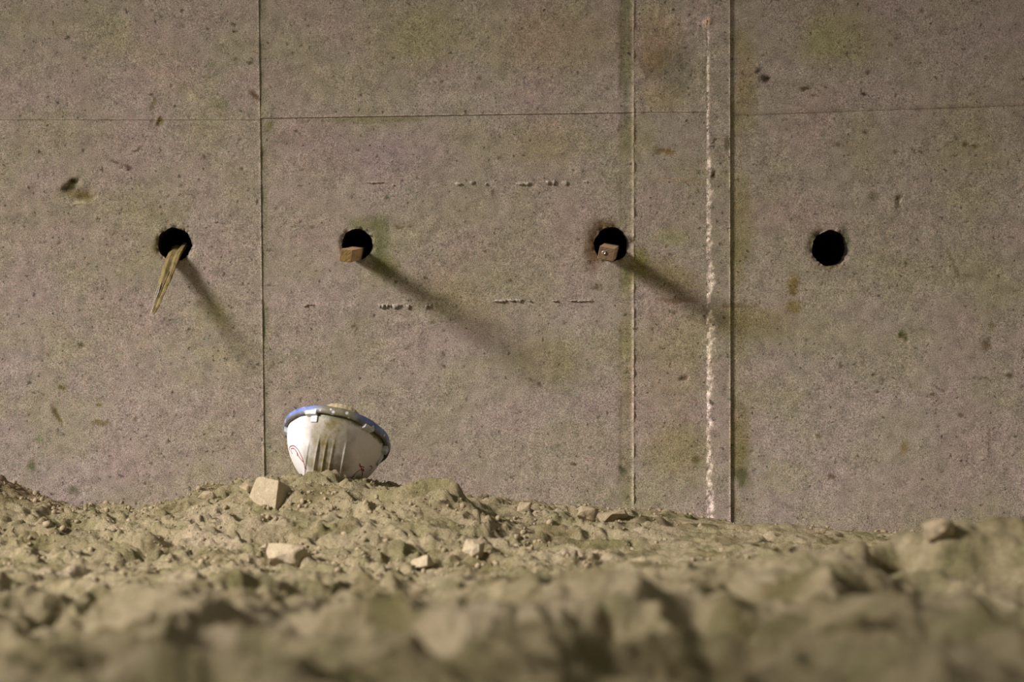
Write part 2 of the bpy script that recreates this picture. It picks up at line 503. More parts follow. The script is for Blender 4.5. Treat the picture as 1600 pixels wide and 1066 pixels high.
def panel(name, colidx, x0, x1, z0, z1, bot, top, holes=(), label=None):
    """one cast panel face: x0/x1 functions of z, bot/top functions of x"""
    xa, xb = x0(np.array(0.4)), x1(np.array(0.4))
    fx0, fx1 = WX(-110), WX(1710)
    fz0, fz1 = WZ(880), WZ(-70)
    us = axis(float(xa), float(xb), fx0, fx1)
    vsx = axis(z0, z1, fz0, fz1)
    U, V = np.meshgrid(us, vsx)          # rows = z
    tu = (U - us[0]) / (us[-1] - us[0])
    tv = (V - vsx[0]) / (vsx[-1] - vsx[0])
    # shear to the leaning joints (only where the joints depart from straight)
    X = x0(V) * (1 - tu) + x1(V) * tu
    dz0 = bot(X) - z0
    dz1 = top(X) - z1
    Z = V + dz0 * (1 - tv) ** 3 + dz1 * tv ** 3
    keep = np.ones((len(vsx) - 1, len(us) - 1), bool)
    rings = []
    for (px, py, rp, rough, seed) in holes:
        cx, cz, r = WX(px), WZ(py), rp / SC
        j0 = int(np.argmin(np.abs(X[len(vsx) // 2] - cx)))
        i0 = int(np.argmin(np.abs(Z[:, j0] - cz)))
        n = int(round(r / FINE * 0.92))
        nb = min(n + 12, len(us) - 1 - j0, j0)
        ii, jj = np.mgrid[i0 - nb:i0 + nb + 1, j0 - nb:j0 + nb + 1]
        di, dj = ii - i0, jj - j0
        s = np.maximum(np.abs(di), np.abs(dj)).astype(float)
        hyp = np.maximum(np.hypot(di, dj), 1e-6)
        t = np.clip((nb - s) / (nb - n), 0, 1)
        th = np.arctan2(di, dj)
        wob = 1 + rough * (np.sin(th * 3 + seed) * 0.35 + np.sin(th * 7 + seed * 2.1) * 0.35 + 0.8 * fbm(np.cos(th) * 2 + seed * 9, np.sin(th) * 2, 0.42, 3, 60 + seed))
        # blend circle of growing radius with the regular grid
        gx, gz = X[ii, jj], Z[ii, jj]
        rr = r * wob + (s - n) * FINE * 1.0
        nx = cx + dj / hyp * rr
        nz = cz + di / hyp * rr
        X[ii, jj] = gx * (1 - t) + nx * t
        Z[ii, jj] = gz * (1 - t) + nz * t
        keep[i0 - n:i0 + n, j0 - n:j0 + n] = False
        ring = [(i0 - n, j) for j in range(j0 - n, j0 + n)] + [(i, j0 + n) for i in range(i0 - n, i0 + n)] \
            + [(i0 + n, j) for j in range(j0 + n, j0 - n, -1)] + [(i, j0 - n) for i in range(i0 + n, i0 - n, -1)]
        rings.append((ring, cx, cz, r))
    col, dep = stain_shade_depth(X, Z)
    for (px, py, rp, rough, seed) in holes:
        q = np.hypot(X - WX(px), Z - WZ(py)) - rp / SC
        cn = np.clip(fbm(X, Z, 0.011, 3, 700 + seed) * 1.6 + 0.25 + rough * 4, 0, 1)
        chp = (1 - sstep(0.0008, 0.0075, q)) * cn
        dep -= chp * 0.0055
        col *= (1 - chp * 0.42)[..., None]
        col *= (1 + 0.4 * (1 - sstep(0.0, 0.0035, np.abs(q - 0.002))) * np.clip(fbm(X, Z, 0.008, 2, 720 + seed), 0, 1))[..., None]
    Y = -(DEPTH[colidx] + relief(X, Z) + dep)
    # distance to the panel's own sides
    el, er = X - x0(Z), x1(Z) - X
    eb, et = Z - bot(X), top(X) - Z
    n1 = fbm(X, Z, 0.02, 3, 33)
    n2 = fbm(X, Z, 0.09, 3, 37)
    if colidx == 0:
        col *= (1 + 0.6 * np.clip(n1 + 0.5, 0, 1) * (1 - sstep(0.001, 0.0045, er)))[..., None]  # lit edge along the joint painted paler
        Y -= 0.0012 * (1 - sstep(0.0, 0.006, er)) * np.clip(n2 + 0.4, 0, 1)
    if colidx == 1:
        # soft shadow of the left step painted into the colour; paler fin at right
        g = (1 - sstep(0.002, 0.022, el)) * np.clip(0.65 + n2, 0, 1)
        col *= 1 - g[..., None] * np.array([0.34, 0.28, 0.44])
        f = 1 - sstep(0.0, 0.0045, er)
        Y -= f * (0.004 + 0.003 * n1)
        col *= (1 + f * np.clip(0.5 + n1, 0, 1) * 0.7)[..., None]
        # slight trough 30 mm wide before the fin, with a crisp left side
        tr = 1 - sstep(0.028, 0.031, er)
        Y += tr * 0.0012 * np.clip(0.5 + 1.5 * n2, 0, 1)
        col *= 1 - (tr * np.clip(0.5 + n2 * 1.5, 0, 1))[..., None] * np.array([0.10, 0.08, 0.15])
        st = (1 - sstep(0.0, 0.3, np.abs(_perlin(X / 0.004, Z / 0.25, 71)))) * tr * (Z > WZ(190))
        col *= 1 - 0.2 * st[..., None]
    if colidx == 2:
        f = 1 - sstep(0.0, 0.003, el)
        Y -= f * 0.003 * np.clip(0.5 + n1, 0, 1)
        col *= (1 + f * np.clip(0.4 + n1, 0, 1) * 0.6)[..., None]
        rough = sstep(-0.1, 0.35, n2) * (Z > WZ(178)) + 0.35 * sstep(0.0, 0.4, n2) * (1 - sstep(0.02, 0.05, el))
        Y -= rough * (0.0015 + 0.0012 * fbm(X, Z, 0.01, 2, 44))
        col *= (1 + rough * 0.12 * (1 + 2 * n1))[..., None]
    if colidx == 3:
        # ragged, chipped left arris that faces the lamp; sharp right arris
        wid = 0.0060 + 0.011 * sstep(WZ(200), WZ(330), Z) * np.clip(0.6 + 1.2 * fbm(X * 0 + 3, Z, 0.07, 5, 52, 0.65), 0.15, 1.3)
        ch = 1 - sstep(0.0, 1.0, el / wid)
        Y += ch * (0.0026 + 0.0030 * fbm(X, Z, 0.012, 3, 55))
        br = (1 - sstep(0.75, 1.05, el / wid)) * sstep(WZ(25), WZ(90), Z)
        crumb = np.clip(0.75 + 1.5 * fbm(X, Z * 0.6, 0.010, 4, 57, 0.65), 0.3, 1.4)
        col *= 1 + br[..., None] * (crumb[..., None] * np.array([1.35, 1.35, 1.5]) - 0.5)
        f = 1 - sstep(0.0, 0.0038, er)
        Y -= f * 0.0006
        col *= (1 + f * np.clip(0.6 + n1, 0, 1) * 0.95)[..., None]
    if colidx == 4:
        g = (1 - sstep(0.004, 0.05, el)) * np.clip(0.6 + n2, 0, 1)  # soft shadow beside the rib, painted as an olive band
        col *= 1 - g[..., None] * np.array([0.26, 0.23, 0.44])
    # horizontal arris
    if name != 'concrete_rib':
        if z1 > 1.0:       # upper panel: bottom arris proud and pale
            f = 1 - sstep(0.0, 0.004, eb)
            lead = {0: 0.0004, 1: 0.0017, 2: 0.0008, 4: 0.0002}[colidx]
            Y -= lead * (1 - sstep(0.0, 0.05, eb))
            col *= (1 + f * {0: 0.25, 1: 0.85, 2: 0.35, 4: 0.0}[colidx] * np.clip(0.5 + n1, 0, 1))[..., None]
            if colidx == 4:
                col *= 1 - (1 - sstep(0.0, 0.01, eb))[..., None] * np.array([0.16, 0.18, 0.22])
        else:              # lower panel: top arris a little sunk, thin joint shadow painted in
            f = 1 - sstep(0.0, 0.005, et)
            Y += f * 0.0007
            col *= 1 - (f * np.clip(0.45 + n2 + 0.6 * n1, 0, 1))[..., None] * np.array([0.30, 0.30, 0.38])
            # faint board seams of the shuttering
            if colidx in (1, 2):
                for py, k in ((281.5, 1), (470, 0.7)):
                    s = np.exp(-((Z - WZ(py) - 0.0015 * n2) / 0.0016) ** 2) * (X > WX(455)) * np.clip(0.35 + fbm(X, Z * 0, 0.12, 2, 77), 0, 1)
                    Y += s * 0.0012
                    col *= 1 - s[..., None] * 0.22 * k
    rows, cols = X.shape
    idx = np.arange(rows * cols).reshape(rows, cols)
    V3 = np.stack([X, Y, Z], -1).reshape(-1, 3)
    C = col.reshape(-1, 3)
    F = np.stack([idx[:-1, :-1], idx[:-1, 1:], idx[1:, 1:], idx[1:, :-1]], -1)[keep]
    # sides returning into the wall
    peri = list(idx[0, :]) + list(idx[1:, -1]) + list(idx[-1, -2::-1]) + list(idx[-2:0:-1, 0])
    front = V3[peri].copy()
    back = V3[peri].copy()
    back[:, 1] = 0.05
    f0 = len(V3)
    n = len(peri)
    b0 = f0 + n
    V3 = np.vstack([V3, front, back])
    C = np.vstack([C, C[peri], C[peri]])
    sk = [(f0 + (k + 1) % n, f0 + k, b0 + k, b0 + (k + 1) % n) for k in range(n)]
    F = np.vstack([F, np.array(sk)])
    # drop unused vertices inside the holes
    used = np.zeros(len(V3), bool)
    used[F.ravel()] = True
    remap = np.cumsum(used) - 1
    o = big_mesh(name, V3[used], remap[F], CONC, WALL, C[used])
    if label:
        o['label'] = label
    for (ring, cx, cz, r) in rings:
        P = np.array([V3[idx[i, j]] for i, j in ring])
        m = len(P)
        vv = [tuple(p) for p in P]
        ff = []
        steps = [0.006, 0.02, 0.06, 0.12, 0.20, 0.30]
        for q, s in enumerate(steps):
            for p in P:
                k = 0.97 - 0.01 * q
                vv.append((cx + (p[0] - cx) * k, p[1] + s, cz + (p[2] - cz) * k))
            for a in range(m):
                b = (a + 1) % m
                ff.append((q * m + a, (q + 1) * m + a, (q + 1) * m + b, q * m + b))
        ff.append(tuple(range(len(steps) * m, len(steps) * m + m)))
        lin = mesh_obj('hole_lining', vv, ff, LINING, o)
        lin['label'] = 'inside of the round tie hole, its shade painted near black'
    return o


WALL = empty('wall_back', (0, 0, 0))
WALL['kind'] = 'structure'
ZB, ZT = -0.55, 2.4
XL, XR = -3.2, 3.2
cl = lambda v: (lambda t: v + 0 * t)
panel('concrete_panel', 0, cl(XL), JL, WZ(187), ZT, HJ[0], cl(ZT))
panel('concrete_panel', 0, cl(XL), JL, ZB, WZ(187), cl(ZB), HJ[0], [HOLES[0]])
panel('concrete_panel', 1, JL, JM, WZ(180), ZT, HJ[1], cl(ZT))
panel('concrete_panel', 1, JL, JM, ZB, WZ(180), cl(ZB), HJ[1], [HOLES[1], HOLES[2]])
panel('concrete_panel', 2, JM, JR, WZ(175), ZT, HJ[2], cl(ZT), label='narrow rough patched strip of concrete')
panel('concrete_panel', 2, JM, JR, ZB, WZ(175), cl(ZB), HJ[2], label='narrow strip of concrete below the joint')
panel('concrete_rib', 3, JR, JE, ZB, ZT, cl(ZB), cl(ZT), label='raised vertical rib with a chipped pale left edge')
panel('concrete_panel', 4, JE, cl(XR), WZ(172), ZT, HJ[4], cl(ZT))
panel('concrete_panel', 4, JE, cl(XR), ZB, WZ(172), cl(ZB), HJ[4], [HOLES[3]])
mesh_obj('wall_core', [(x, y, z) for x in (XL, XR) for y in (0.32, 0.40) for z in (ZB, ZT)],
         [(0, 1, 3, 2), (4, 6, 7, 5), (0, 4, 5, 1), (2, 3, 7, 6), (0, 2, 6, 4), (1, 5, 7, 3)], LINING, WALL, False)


# mortar that bled out of the shuttering seams: short ragged fins and drips
def mortar_fin(px0, px1, py, h, seed, drips=False):
    r = random.Random(seed)
    n = max(5, int((px1 - px0) / 1.6))
    vv, ff = [], []
    for k in range(n):
        t = k / (n - 1)
        x = WX(px0 + (px1 - px0) * t)
        e = min(1, 5 * t, 5 * (1 - t)) ** 0.5 if 0 < t < 1 else 0.1
        hh = h * e * r.uniform(0.45, 1.25) / SC
        z = WZ(py + r.uniform(-1, 1))
        if drips:
            hh = (h * r.choice((0.15, 0.2, 1.0, 1.2)) * e) / SC
        d = 0.0045 * e * r.uniform(0.6, 1.2)
        vv += [(x, 0.004, z + hh * (0.25 if drips else 0.6)), (x, -d, z + hh * 0.1), (x, -d * 0.8, z - hh * 0.6), (x, 0.004, z - hh)]
        if k:
            b = 4 * (k - 1)
            for q in range(3):
                ff.append((b + q, b + q + 1, b + q + 5, b + q + 4))
    o = mesh_obj('mortar_fin', vv, ff, BROKEN, WALL)
    return o


for k, a in enumerate([(710, 722, 286, 5), (733, 742, 284, 6), (757, 762, 287, 4), (805, 830, 286, 4.5), (852, 860, 284, 5), (864, 869, 283, 7), (877, 888, 285, 7), (910, 920, 283, 7),
                       (612, 617, 289, 3), (570, 600, 285.5, 1.6), (770, 792, 470, 3.2), (792, 818, 468.5, 4.4), (824, 830, 470, 2.2), (862, 872, 470.5, 1.8), (888, 928, 470, 2.2)]):
    mortar_fin(*a, seed=k)
for k, a in enumerate([(590, 612, 476, 7), (612, 628, 476, 7), (634, 640, 478, 8), (664, 674, 477, 7), (470, 492, 476, 4)]):
    mortar_fin(*a, seed=50 + k, drips=True)

# ------------------------------------------------------------------ the ground
PXC = [-500, -150, 0, 90, 200, 300, 410, 500, 580, 700, 850, 1000, 1140, 1300, 1450, 1600, 1800, 2200]
ROWS = {
    5.00: [770, 762, 764, 793, 805, 788, 764, 758, 766, 786, 800, 806, 824, 832, 838, 840, 840, 840],
    4.80: [760, 752, 756, 788, 800, 776, 752, 750, 762, 778, 793, 799, 821, 829, 836, 838, 838, 838],
    4.62: [770, 764, 768, 796, 806, 786, 764, 746, 762, 777, 800, 808, 824, 833, 840, 842, 842, 842],
    4.45: [805, 800, 808, 822, 826, 815, 800, 782, 786, 790, 822, 828, 838, 843, 848, 850, 850, 850],
    4.28: [842, 838, 840, 845, 850, 846, 840, 826, 826, 834, 848, 850, 852, 853, 856, 858, 858, 858],
    4.05: [876, 872, 872, 876, 884, 878, 884, 880, 878, 884, 880, 876, 874, 866, 866, 868, 868, 868],
    3.75: [900, 900, 900, 904, 910, 906, 908, 912, 914, 908, 900, 892, 892, 874, 872, 874, 876, 876],
    3.45: [920, 915, 914, 928, 930, 918, 922, 930, 932, 922, 915, 905, 908, 888, 842, 846, 850, 850],
    3.15: [938, 935, 944, 950, 950, 938, 940, 950, 956, 950, 935, 925, 920, 885, 925, 945, 950, 950],
    2.85: [970, 965, 985, 985, 968, 958, 960, 965, 980, 975, 955, 955, 960, 930, 975, 990, 985, 985],
    2.50: [1015, 1010, 1025, 1030, 1000, 995, 985, 1000, 1020, 1000, 985, 1005, 1030, 1005, 1000, 985, 970, 970],
    2.15: [1080, 1080, 1085, 1095, 1070, 1060, 1045, 1075, 1090, 1065, 1050, 1085, 1100, 1070, 1060, 1055, 1050, 1050],
}
cp, ch_ = [], []
for d, rr in ROWS.items():
    for px, r in zip(PXC, rr):
        if abs((px - 800) * d / FPX) < 2.0:
            p = at(px, r, d)
            cp.append((p.x, p.y))
            ch_.append(p.z)
for d in (1.7, 1.2, 0.6, 0.0, -0.8):
    for x in np.linspace(-2, 2, 7):
        cp.append((x, d - 5))
        ch_.append(0.03)
for x in (-3.2, 3.2):
    for y in (0, -1.2, -2.4, -3.6, -4.8):
        cp.append((x, y))
        ch_.append(0.03)
cp = np.array(cp)
ch_ = np.array(ch_)


def tps(r2):
    return 0.5 * r2 * np.log(np.maximum(r2, 1e-12))


D2 = ((cp[:, None] - cp[None]) ** 2).sum(-1)
N = len(cp)
A = np.zeros((N + 3, N + 3))
A[:N, :N] = tps(D2) + np.eye(N) * 2e-4
A[:N, N] = 1
A[:N, N + 1:] = cp
A[N, :N] = 1
A[N + 1:, :N] = cp.T
sol = np.linalg.solve(A, np.concatenate([ch_, [0, 0, 0]]))


def base_height(x, y):
    sh = x.shape
    x, y = x.ravel(), y.ravel()
    out = np.zeros(len(x))
    for s in range(0, len(x), 40000):
        a, b = x[s:s + 40000], y[s:s + 40000]
        r2 = (a[:, None] - cp[None, :, 0]) ** 2 + (b[:, None] - cp[None, :, 1]) ** 2
        out[s:s + 40000] = tps(r2) @ sol[:N] + sol[N] + a * sol[N + 1] + b * sol[N + 2]
    return out.reshape(sh)


# hand-made mounds and hollows: px, row, distance, radius x, radius y, height
BUMPS = [
    (650, 800, 4.50, 0.07, 0.06, 0.030), (705, 812, 4.47, 0.04, 0.06, 0.030), (768, 815, 4.52, 0.035, 0.06, -0.028), (430, 850, 4.30, 0.055, 0.025, -0.050), (270, 868, 4.20, 0.04, 0.025, -0.045), (590, 752, 4.6, 0.04, 0.05, -0.008),
    (235, 838, 4.30, 0.05, 0.03, 0.02), (800, 800, 4.7, 0.05, 0.03, 0.008),
    (1408, 872, 3.40, 0.038, 0.08, -0.14), (1330, 868, 3.40, 0.045, 0.09, 0.016), (1535, 845, 3.55, 0.10, 0.10, 0.016), (1420, 905, 3.15, 0.05, 0.06, -0.03),
    (950, 900, 3.7, 0.09, 0.05, -0.022), (650, 935, 3.4, 0.03, 0.03, 0.022), (650, 945, 3.25, 0.05, 0.03, -0.012),
    (380, 930, 3.25, 0.18, 0.06, -0.020), (150, 960, 3.0, 0.07, 0.10, -0.035), (60, 1000, 2.8, 0.05, 0.1, -0.03), (230, 1010, 2.75, 0.05, 0.12, 0.02),
    (480, 1020, 2.7, 0.05, 0.15, -0.02), (330, 985, 2.8, 0.07, 0.07, 0.02), (600, 1000, 2.75, 0.08, 0.10, 0.018), (660, 1045, 2.45, 0.03, 0.10, -0.03),
    (880, 990, 2.8, 0.08, 0.10, 0.025), (1040, 1020, 2.50, 0.10, 0.035, -0.04), (980, 985, 2.75, 0.11, 0.05, 0.02), (1120, 960, 3.0, 0.03, 0.04, -0.025), (1180, 1040, 2.5, 0.03, 0.08, -0.02),
    (1300, 1020, 2.6, 0.12, 0.05, 0.02), (1350, 990, 2.75, 0.06, 0.04, -0.02), (1500, 1030, 2.55, 0.1, 0.06, 0.015), (40, 935, 3.2, 0.06, 0.05, -0.02),
]


def ground_height(x, y, detail=True):
    h = base_height(x, y)
    for (px, r, d, rx, ry, hh) in BUMPS:
        c = at(px, r, d)
        wx = fbm(x, y, 0.05, 2, 303) * 0.014
        q = ((x - c.x + wx) / rx) ** 2 + ((y - c.y) / ry) ** 2
        h = h + hh * np.exp(-q)
    near = sstep(-0.9, -1.9, y)                   # 1 in the foreground
    h = h + fbm(x, y, 0.22, 3, 201) * 0.010
    # folded, slumped surface: ridged noise warped downhill
    wx = fbm(x, y, 0.18, 2, 211) * 0.05
    wy = fbm(x, y, 0.18, 2, 215) * 0.05
    rid = 1 - np.abs(fbm(x + wx, (y + wy) * 0.6, 0.075, 3, 221)) * 2
    h = h + (rid - 0.5) * (0.007 - 0.003 * near)
    big = 1 - np.abs(fbm((x + 1.2 * wx) * 0.8 - y * 0.35, (y + wy) * 1.0, 0.30, 3, 225, 0.42)) * 2.0
    h = h + (big - 0.55) * 0.060 * near
    h = h + fbm(x * 0.8 - y * 0.5, (y + 0.6 * x) * 0.8, 0.055, 4, 227, 0.55) * 0.0095 * near
    mid = sstep(-0.25, -0.55, y) * (1 - near)
    fold = 1 - np.abs(fbm(x * 0.75 + 0.4 * y + wx, (y + 0.5 * wy) * 1.15, 0.115, 3, 228)) * 2.3
    h = h + (fold - 0.6) * 0.014 * mid
    # lumps
    soft = 1 - 0.7 * sstep(0.02, 0.35, x)       # smoother wind-laid sand towards the right
    f1, f2, rv = cells(x + wx * 0.3, y + wy * 0.3, 0.034, 231)
    h = h + soft * np.sqrt(np.clip(1 - (f1 * 1.35) ** 2, 0, 1)) * (rv - 0.25).clip(0) * (0.012 - 0.010 * near)
    f1, f2, rv = cells(x + wx * 0.2, y + wy * 0.2, 0.0135, 241)
    dens = sstep(-0.25, 0.35, fbm(x, y, 0.20, 2, 251))
    h = h + np.sqrt(np.clip(1 - (f1 * 1.4) ** 2, 0, 1)) * (rv - 0.3).clip(0) * 0.0095 * (0.35 + 0.65 * dens) * (1 - 0.7 * near) * soft
    h = h + fbm(x, y, 0.028, 4, 261, 0.62) * 0.0042 * soft
    # drag marks left of the heap, seen edge-on as thin terraces
    m = sstep(-0.62, -0.80, x) * sstep(-0.55, -0.65, y) * sstep(-1.25, -1.05, y)
    h = h + m * 0.009 * np.sin((y + 0.15 * x + 0.3 * wx) * 2 * PI / 0.055)
    return h


def ground_mesh():
    xs = [-3.2]
    x = -1.36
    pre = list(np.linspace(-3.2, -1.36, 60))[:-1]
    mid = list(np.arange(-1.36, 1.36, 0.0037))
    post = list(np.linspace(1.36, 3.2, 60))
    xs = np.array(pre + mid + post)
    ys = [0.03]
    while ys[-1] > -5.6:
        y = ys[-1]
        d = 5 + y
        s = 0.0038 if y > -0.95 else (0.0060 if y > -2.3 else (0.010 if y > -2.95 else 0.06))
        ys.append(y - s)
    ys = np.array(ys)
    X, Y = np.meshgrid(xs, ys)
    H = ground_height(X, Y)
    rows, cols = X.shape
    idx = np.arange(rows * cols).reshape(rows, cols)
    V = np.stack([X, Y, H], -1).reshape(-1, 3)
    F = np.stack([idx[:-1, :-1], idx[1:, :-1], idx[1:, 1:], idx[:-1, 1:]], -1).reshape(-1, 4)
    tint = np.ones((rows, cols, 3))
    g = sstep(0.05, 0.5, fbm(X, Y, 0.11, 3, 401))
    tint *= 1 - g[..., None] * np.array([0.24, 0.20, 0.30])
    # browner fresh soil on the left heap
    b = sstep(-0.85, -1.0, X) * sstep(-0.5, -0.3, Y)
    tint *= 1 - b[..., None] * np.array([0.35, 0.42, 0.46])
    o = big_mesh('ground', V, F, SOIL, None, tint.reshape(-1, 3))
    return o, X, Y, H, xs, ys


ground, GX, GY, GH, gxs, gys = ground_mesh()
ground['kind'] = 'structure'
ground['label'] = 'uneven heaped sandy soil along the foot of the wall'


def gh(x, y):
    return float(ground_height(np.array([x]), np.array([y]))[0])


# ------------------------------------------------------------------ soil crumbs (uncountable) -> one object
def crumbs():
    r = random.Random(5)
    ico = bmesh.new()
    bmesh.ops.create_icosphere(ico, subdivisions=1, radius=1)
    base = np.array([v.co[:] for v in ico.verts])
    fc = np.array([[v.index for v in f.verts] for f in ico.faces])
    ico.free()
    rs = np.random.RandomState(12)
    n = 17000
    x = rs.uniform(-1.25, 1.25, n)
    y = -0.02 - 1.35 * rs.rand(n) ** 1.15
    dens = fbm(x, y, 0.16, 3, 501)
    keep = (dens + rs.rand(n) * 0.55 > 0.30)
    # bare smooth sand towards the right
    keep &= (rs.rand(n) > 0.92 * sstep(0.15, 0.42, x) * sstep(-0.12, -0.25, y))
    x, y = x[keep], y[keep]
    n = len(x)
    s = 0.0016 + 0.0055 * rs.rand(n) ** 8
    h = ground_height(x, y)
    VV, FF = [], []
    for k in range(n):
        q = base * (1 + 0.30 * (rs.rand(len(base), 1) - 0.5) * 2)
        q = q * (s[k] * rs.uniform(0.75, 1.3, 3))
        a = rs.rand() * 6.28
        ca, sa = math.cos(a), math.sin(a)
        q = np.stack([q[:, 0] * ca - q[:, 1] * sa, q[:, 0] * sa + q[:, 1] * ca, q[:, 2]], -1)
        q += (x[k], y[k], h[k] + s[k] * 0.35)
        VV.append(q)
        FF.append(fc + k * len(base))
    me = bpy.data.meshes.new('soil_crumbs')
    V = np.vstack(VV)
    F = np.vstack(FF)
    me.vertices.add(len(V))
    me.vertices.foreach_set('co', V.astype(np.float32).ravel())
    me.loops.add(len(F) * 3)
    me.loops.foreach_set('vertex_index', F.astype(np.int32).ravel())
    me.polygons.add(len(F))
    me.polygons.foreach_set('loop_start', np.arange(0, len(F) * 3, 3, dtype=np.int32))
    me.polygons.foreach_set('loop_total', np.full(len(F), 3, dtype=np.int32))
    me.update(calc_edges=True)
    o = me_obj('soil_crumbs', me, CRUMB, ground, True)
    o['kind'] = 'stuff'


crumbs()


# ------------------------------------------------------------------ stones and clods
def rock(name, px, py, d, w_, dp, h_, seed, mat, label, cat, group=None, cut=0.8, rot=(0, 0, 0), sink=0.3, sub=2, npt=18, z=None, box=False):
    r = random.Random(seed)
    bm = bmesh.new()
    for c3 in ([(a, b_, c_) for a in (-1, 1) for b_ in (-1, 1) for c_ in (-1, 1)] if box else []):
        bm.verts.new((c3[0] * w_ / 2 * r.uniform(0.45, 1), c3[1] * dp / 2 * r.uniform(0.5, 1), c3[2] * h_ / 2 * r.uniform(0.5, 1)))
    for k in range(npt if not box else 7):
        v = Vector((r.gauss(0, 1), r.gauss(0, 1), r.gauss(0, 1))).normalized()
        m = max(abs(v.x), abs(v.y), abs(v.z))
        v = v * (1 - cut) + v / m * cut
        v = v * r.uniform(0.82, 1.0)
        bm.verts.new((v.x * w_ / 2, v.y * dp / 2, v.z * h_ / 2))
    res = bmesh.ops.convex_hull(bm, input=bm.verts)
    bmesh.ops.delete(bm, geom=list({g for g in res['geom_interior'] + res['geom_unused'] if isinstance(g, bmesh.types.BMVert)}), context='VERTS')
    bmesh.ops.bevel(bm, geom=list(bm.edges), offset=min(w_, dp, h_) * 0.07, segments=2, affect='EDGES', profile=0.6, clamp_overlap=True)
    bmesh.ops.triangulate(bm, faces=bm.faces)
    for q in range(sub):
        bmesh.ops.subdivide_edges(bm, edges=[e for e in bm.edges if e.calc_length() > 0.12 * w_], cuts=1, use_grid_fill=True)
    from mathutils import noise as mn
    for v in bm.verts:
        v.co += v.co.normalized() * (mn.noise(v.co * (5 / w_) + Vector((seed, 0, 0))) * w_ * 0.045 + mn.noise(v.co * (14 / w_)) * w_ * 0.022)
    bmesh.ops.recalc_face_normals(bm, faces=bm.faces)
    o = bm_obj(name, bm, mat, None, True)
    try:
        o.data.set_sharp_from_angle(angle=math.radians(28))
    except Exception:
        pass
    p = at(px, py, d)
    if z is None:
        g = gh(p.x, p.y)
        p.z = g + h_ * (0.5 - sink)
    o.location = p
    o.rotation_euler = [math.radians(a) for a in rot]
    tag(o, label, cat, group)
    return o


def ground_pt(px, row, d0=4.75, d1=2.0):
    """walk the sight line until it meets the ground"""
    ds = np.linspace(d0, d1, 400)
    xs = (px - 800) * ds / FPX
    zs = CAMZ - (row - 533) * ds / FPX
    hs = ground_height(xs, ds - CAMD)
    below = np.where(hs >= zs)[0]
    k = below[-1] if len(below) else int(np.argmin(np.abs(hs - zs)))
    # nearest-to-camera intersection: the first (from the camera) place the line dips under the surface
    return ds[k]


def stone_at(name, px, row, wpx, hpx, seed, mat, label, cat='stone', group=None, deep=0.8, sink=0.25, **kw):
    d = ground_pt(px, row + hpx * 0.25)
    k = d / FPX
    return rock(name, px, row, d, wpx * k, wpx * k * deep, hpx * k, seed, mat, label, cat, group, sink=sink, **kw)


stone_at('stone', 424, 780, 62, 56, 3, STONE, 'large angular pale stone on the heap just left of the hard hat', rot=(-16, 14, -30), sink=0.25, box=True)
stone_at('stone', 452, 872, 72, 40, 14, STONE, 'flat wide pale stone lying below the hard hat, half sunk in sand', rot=(-38, 5, -16), sink=0.45, deep=0.9, box=True)
stone_at('stone', 740, 858, 36, 34, 8, STONE, 'rounded pale stone in the crumbly soil right of the slumped hump', rot=(-12, 20, -35), sink=0.35, box=True)
stone_at('stone', 660, 878, 34, 26, 22, STONE, 'small wedge-shaped stone between the flat stone and the rounded stone', rot=(-20, -18, -20), sink=0.4, box=True)
stone_at('soil_clod', 918, 802, 40, 26, 31, CRUMB, 'lumpy brown soil clod at the wall foot left of the concrete seam', 'soil clod', npt=16, sink=0.25)
stone_at('soil_clod', 956, 806, 58, 26, 33, CRUMB, 'low wide soil clod against the wall under the third tie hole', 'soil clod', npt=18, sink=0.35, cut=0.5)
stone_at('soil_clod', 820, 794, 26, 20, 35, CRUMB, 'small brown soil clod on the crest between hump and wall seam', 'soil clod', npt=14, sink=0.2)
stone_at('soil_clod', 1282, 832, 22, 14, 37, CRUMB, 'small dark soil clod alone on the smooth sand at right', 'soil clod', npt=12, sink=0.15)
stone_at('soil_clod', 386, 762, 30, 18, 39, CRUMB, 'dark crumbly soil clod on the crest behind the large stone', 'soil clod', npt=14, sink=0.25)
stone_at('soil_clod', 326, 775, 34, 18, 41, CRUMB, 'flattish soil clod on the slope left of the large stone', 'soil clod', npt=14, sink=0.3)
stone_at('soil_clod', 412, 866, 16, 16, 43, CRUMB, 'tiny pointed clod beside the left tip of the flat stone', 'soil clod', npt=10, sink=0.2)
rock('soil_clod', 1466, 822, 3.44, 0.060, 0.055, 0.050, 45, CRUMB, 'blurred round soil clod topping the right foreground mound', 'soil clod', npt=20, cut=0.3, sink=0.42)
stone_at('soil_clod', 655, 926, 34, 30, 47, CRUMB, 'blurred dark clod in the foreground below the wedge stone', 'soil clod', npt=16, cut=0.3, sink=0.25)
stone_at('stone', 640, 948, 12, 9, 49, STONE, 'tiny blurred pale pebble just below the dark foreground clod', npt=10, sink=0.1)

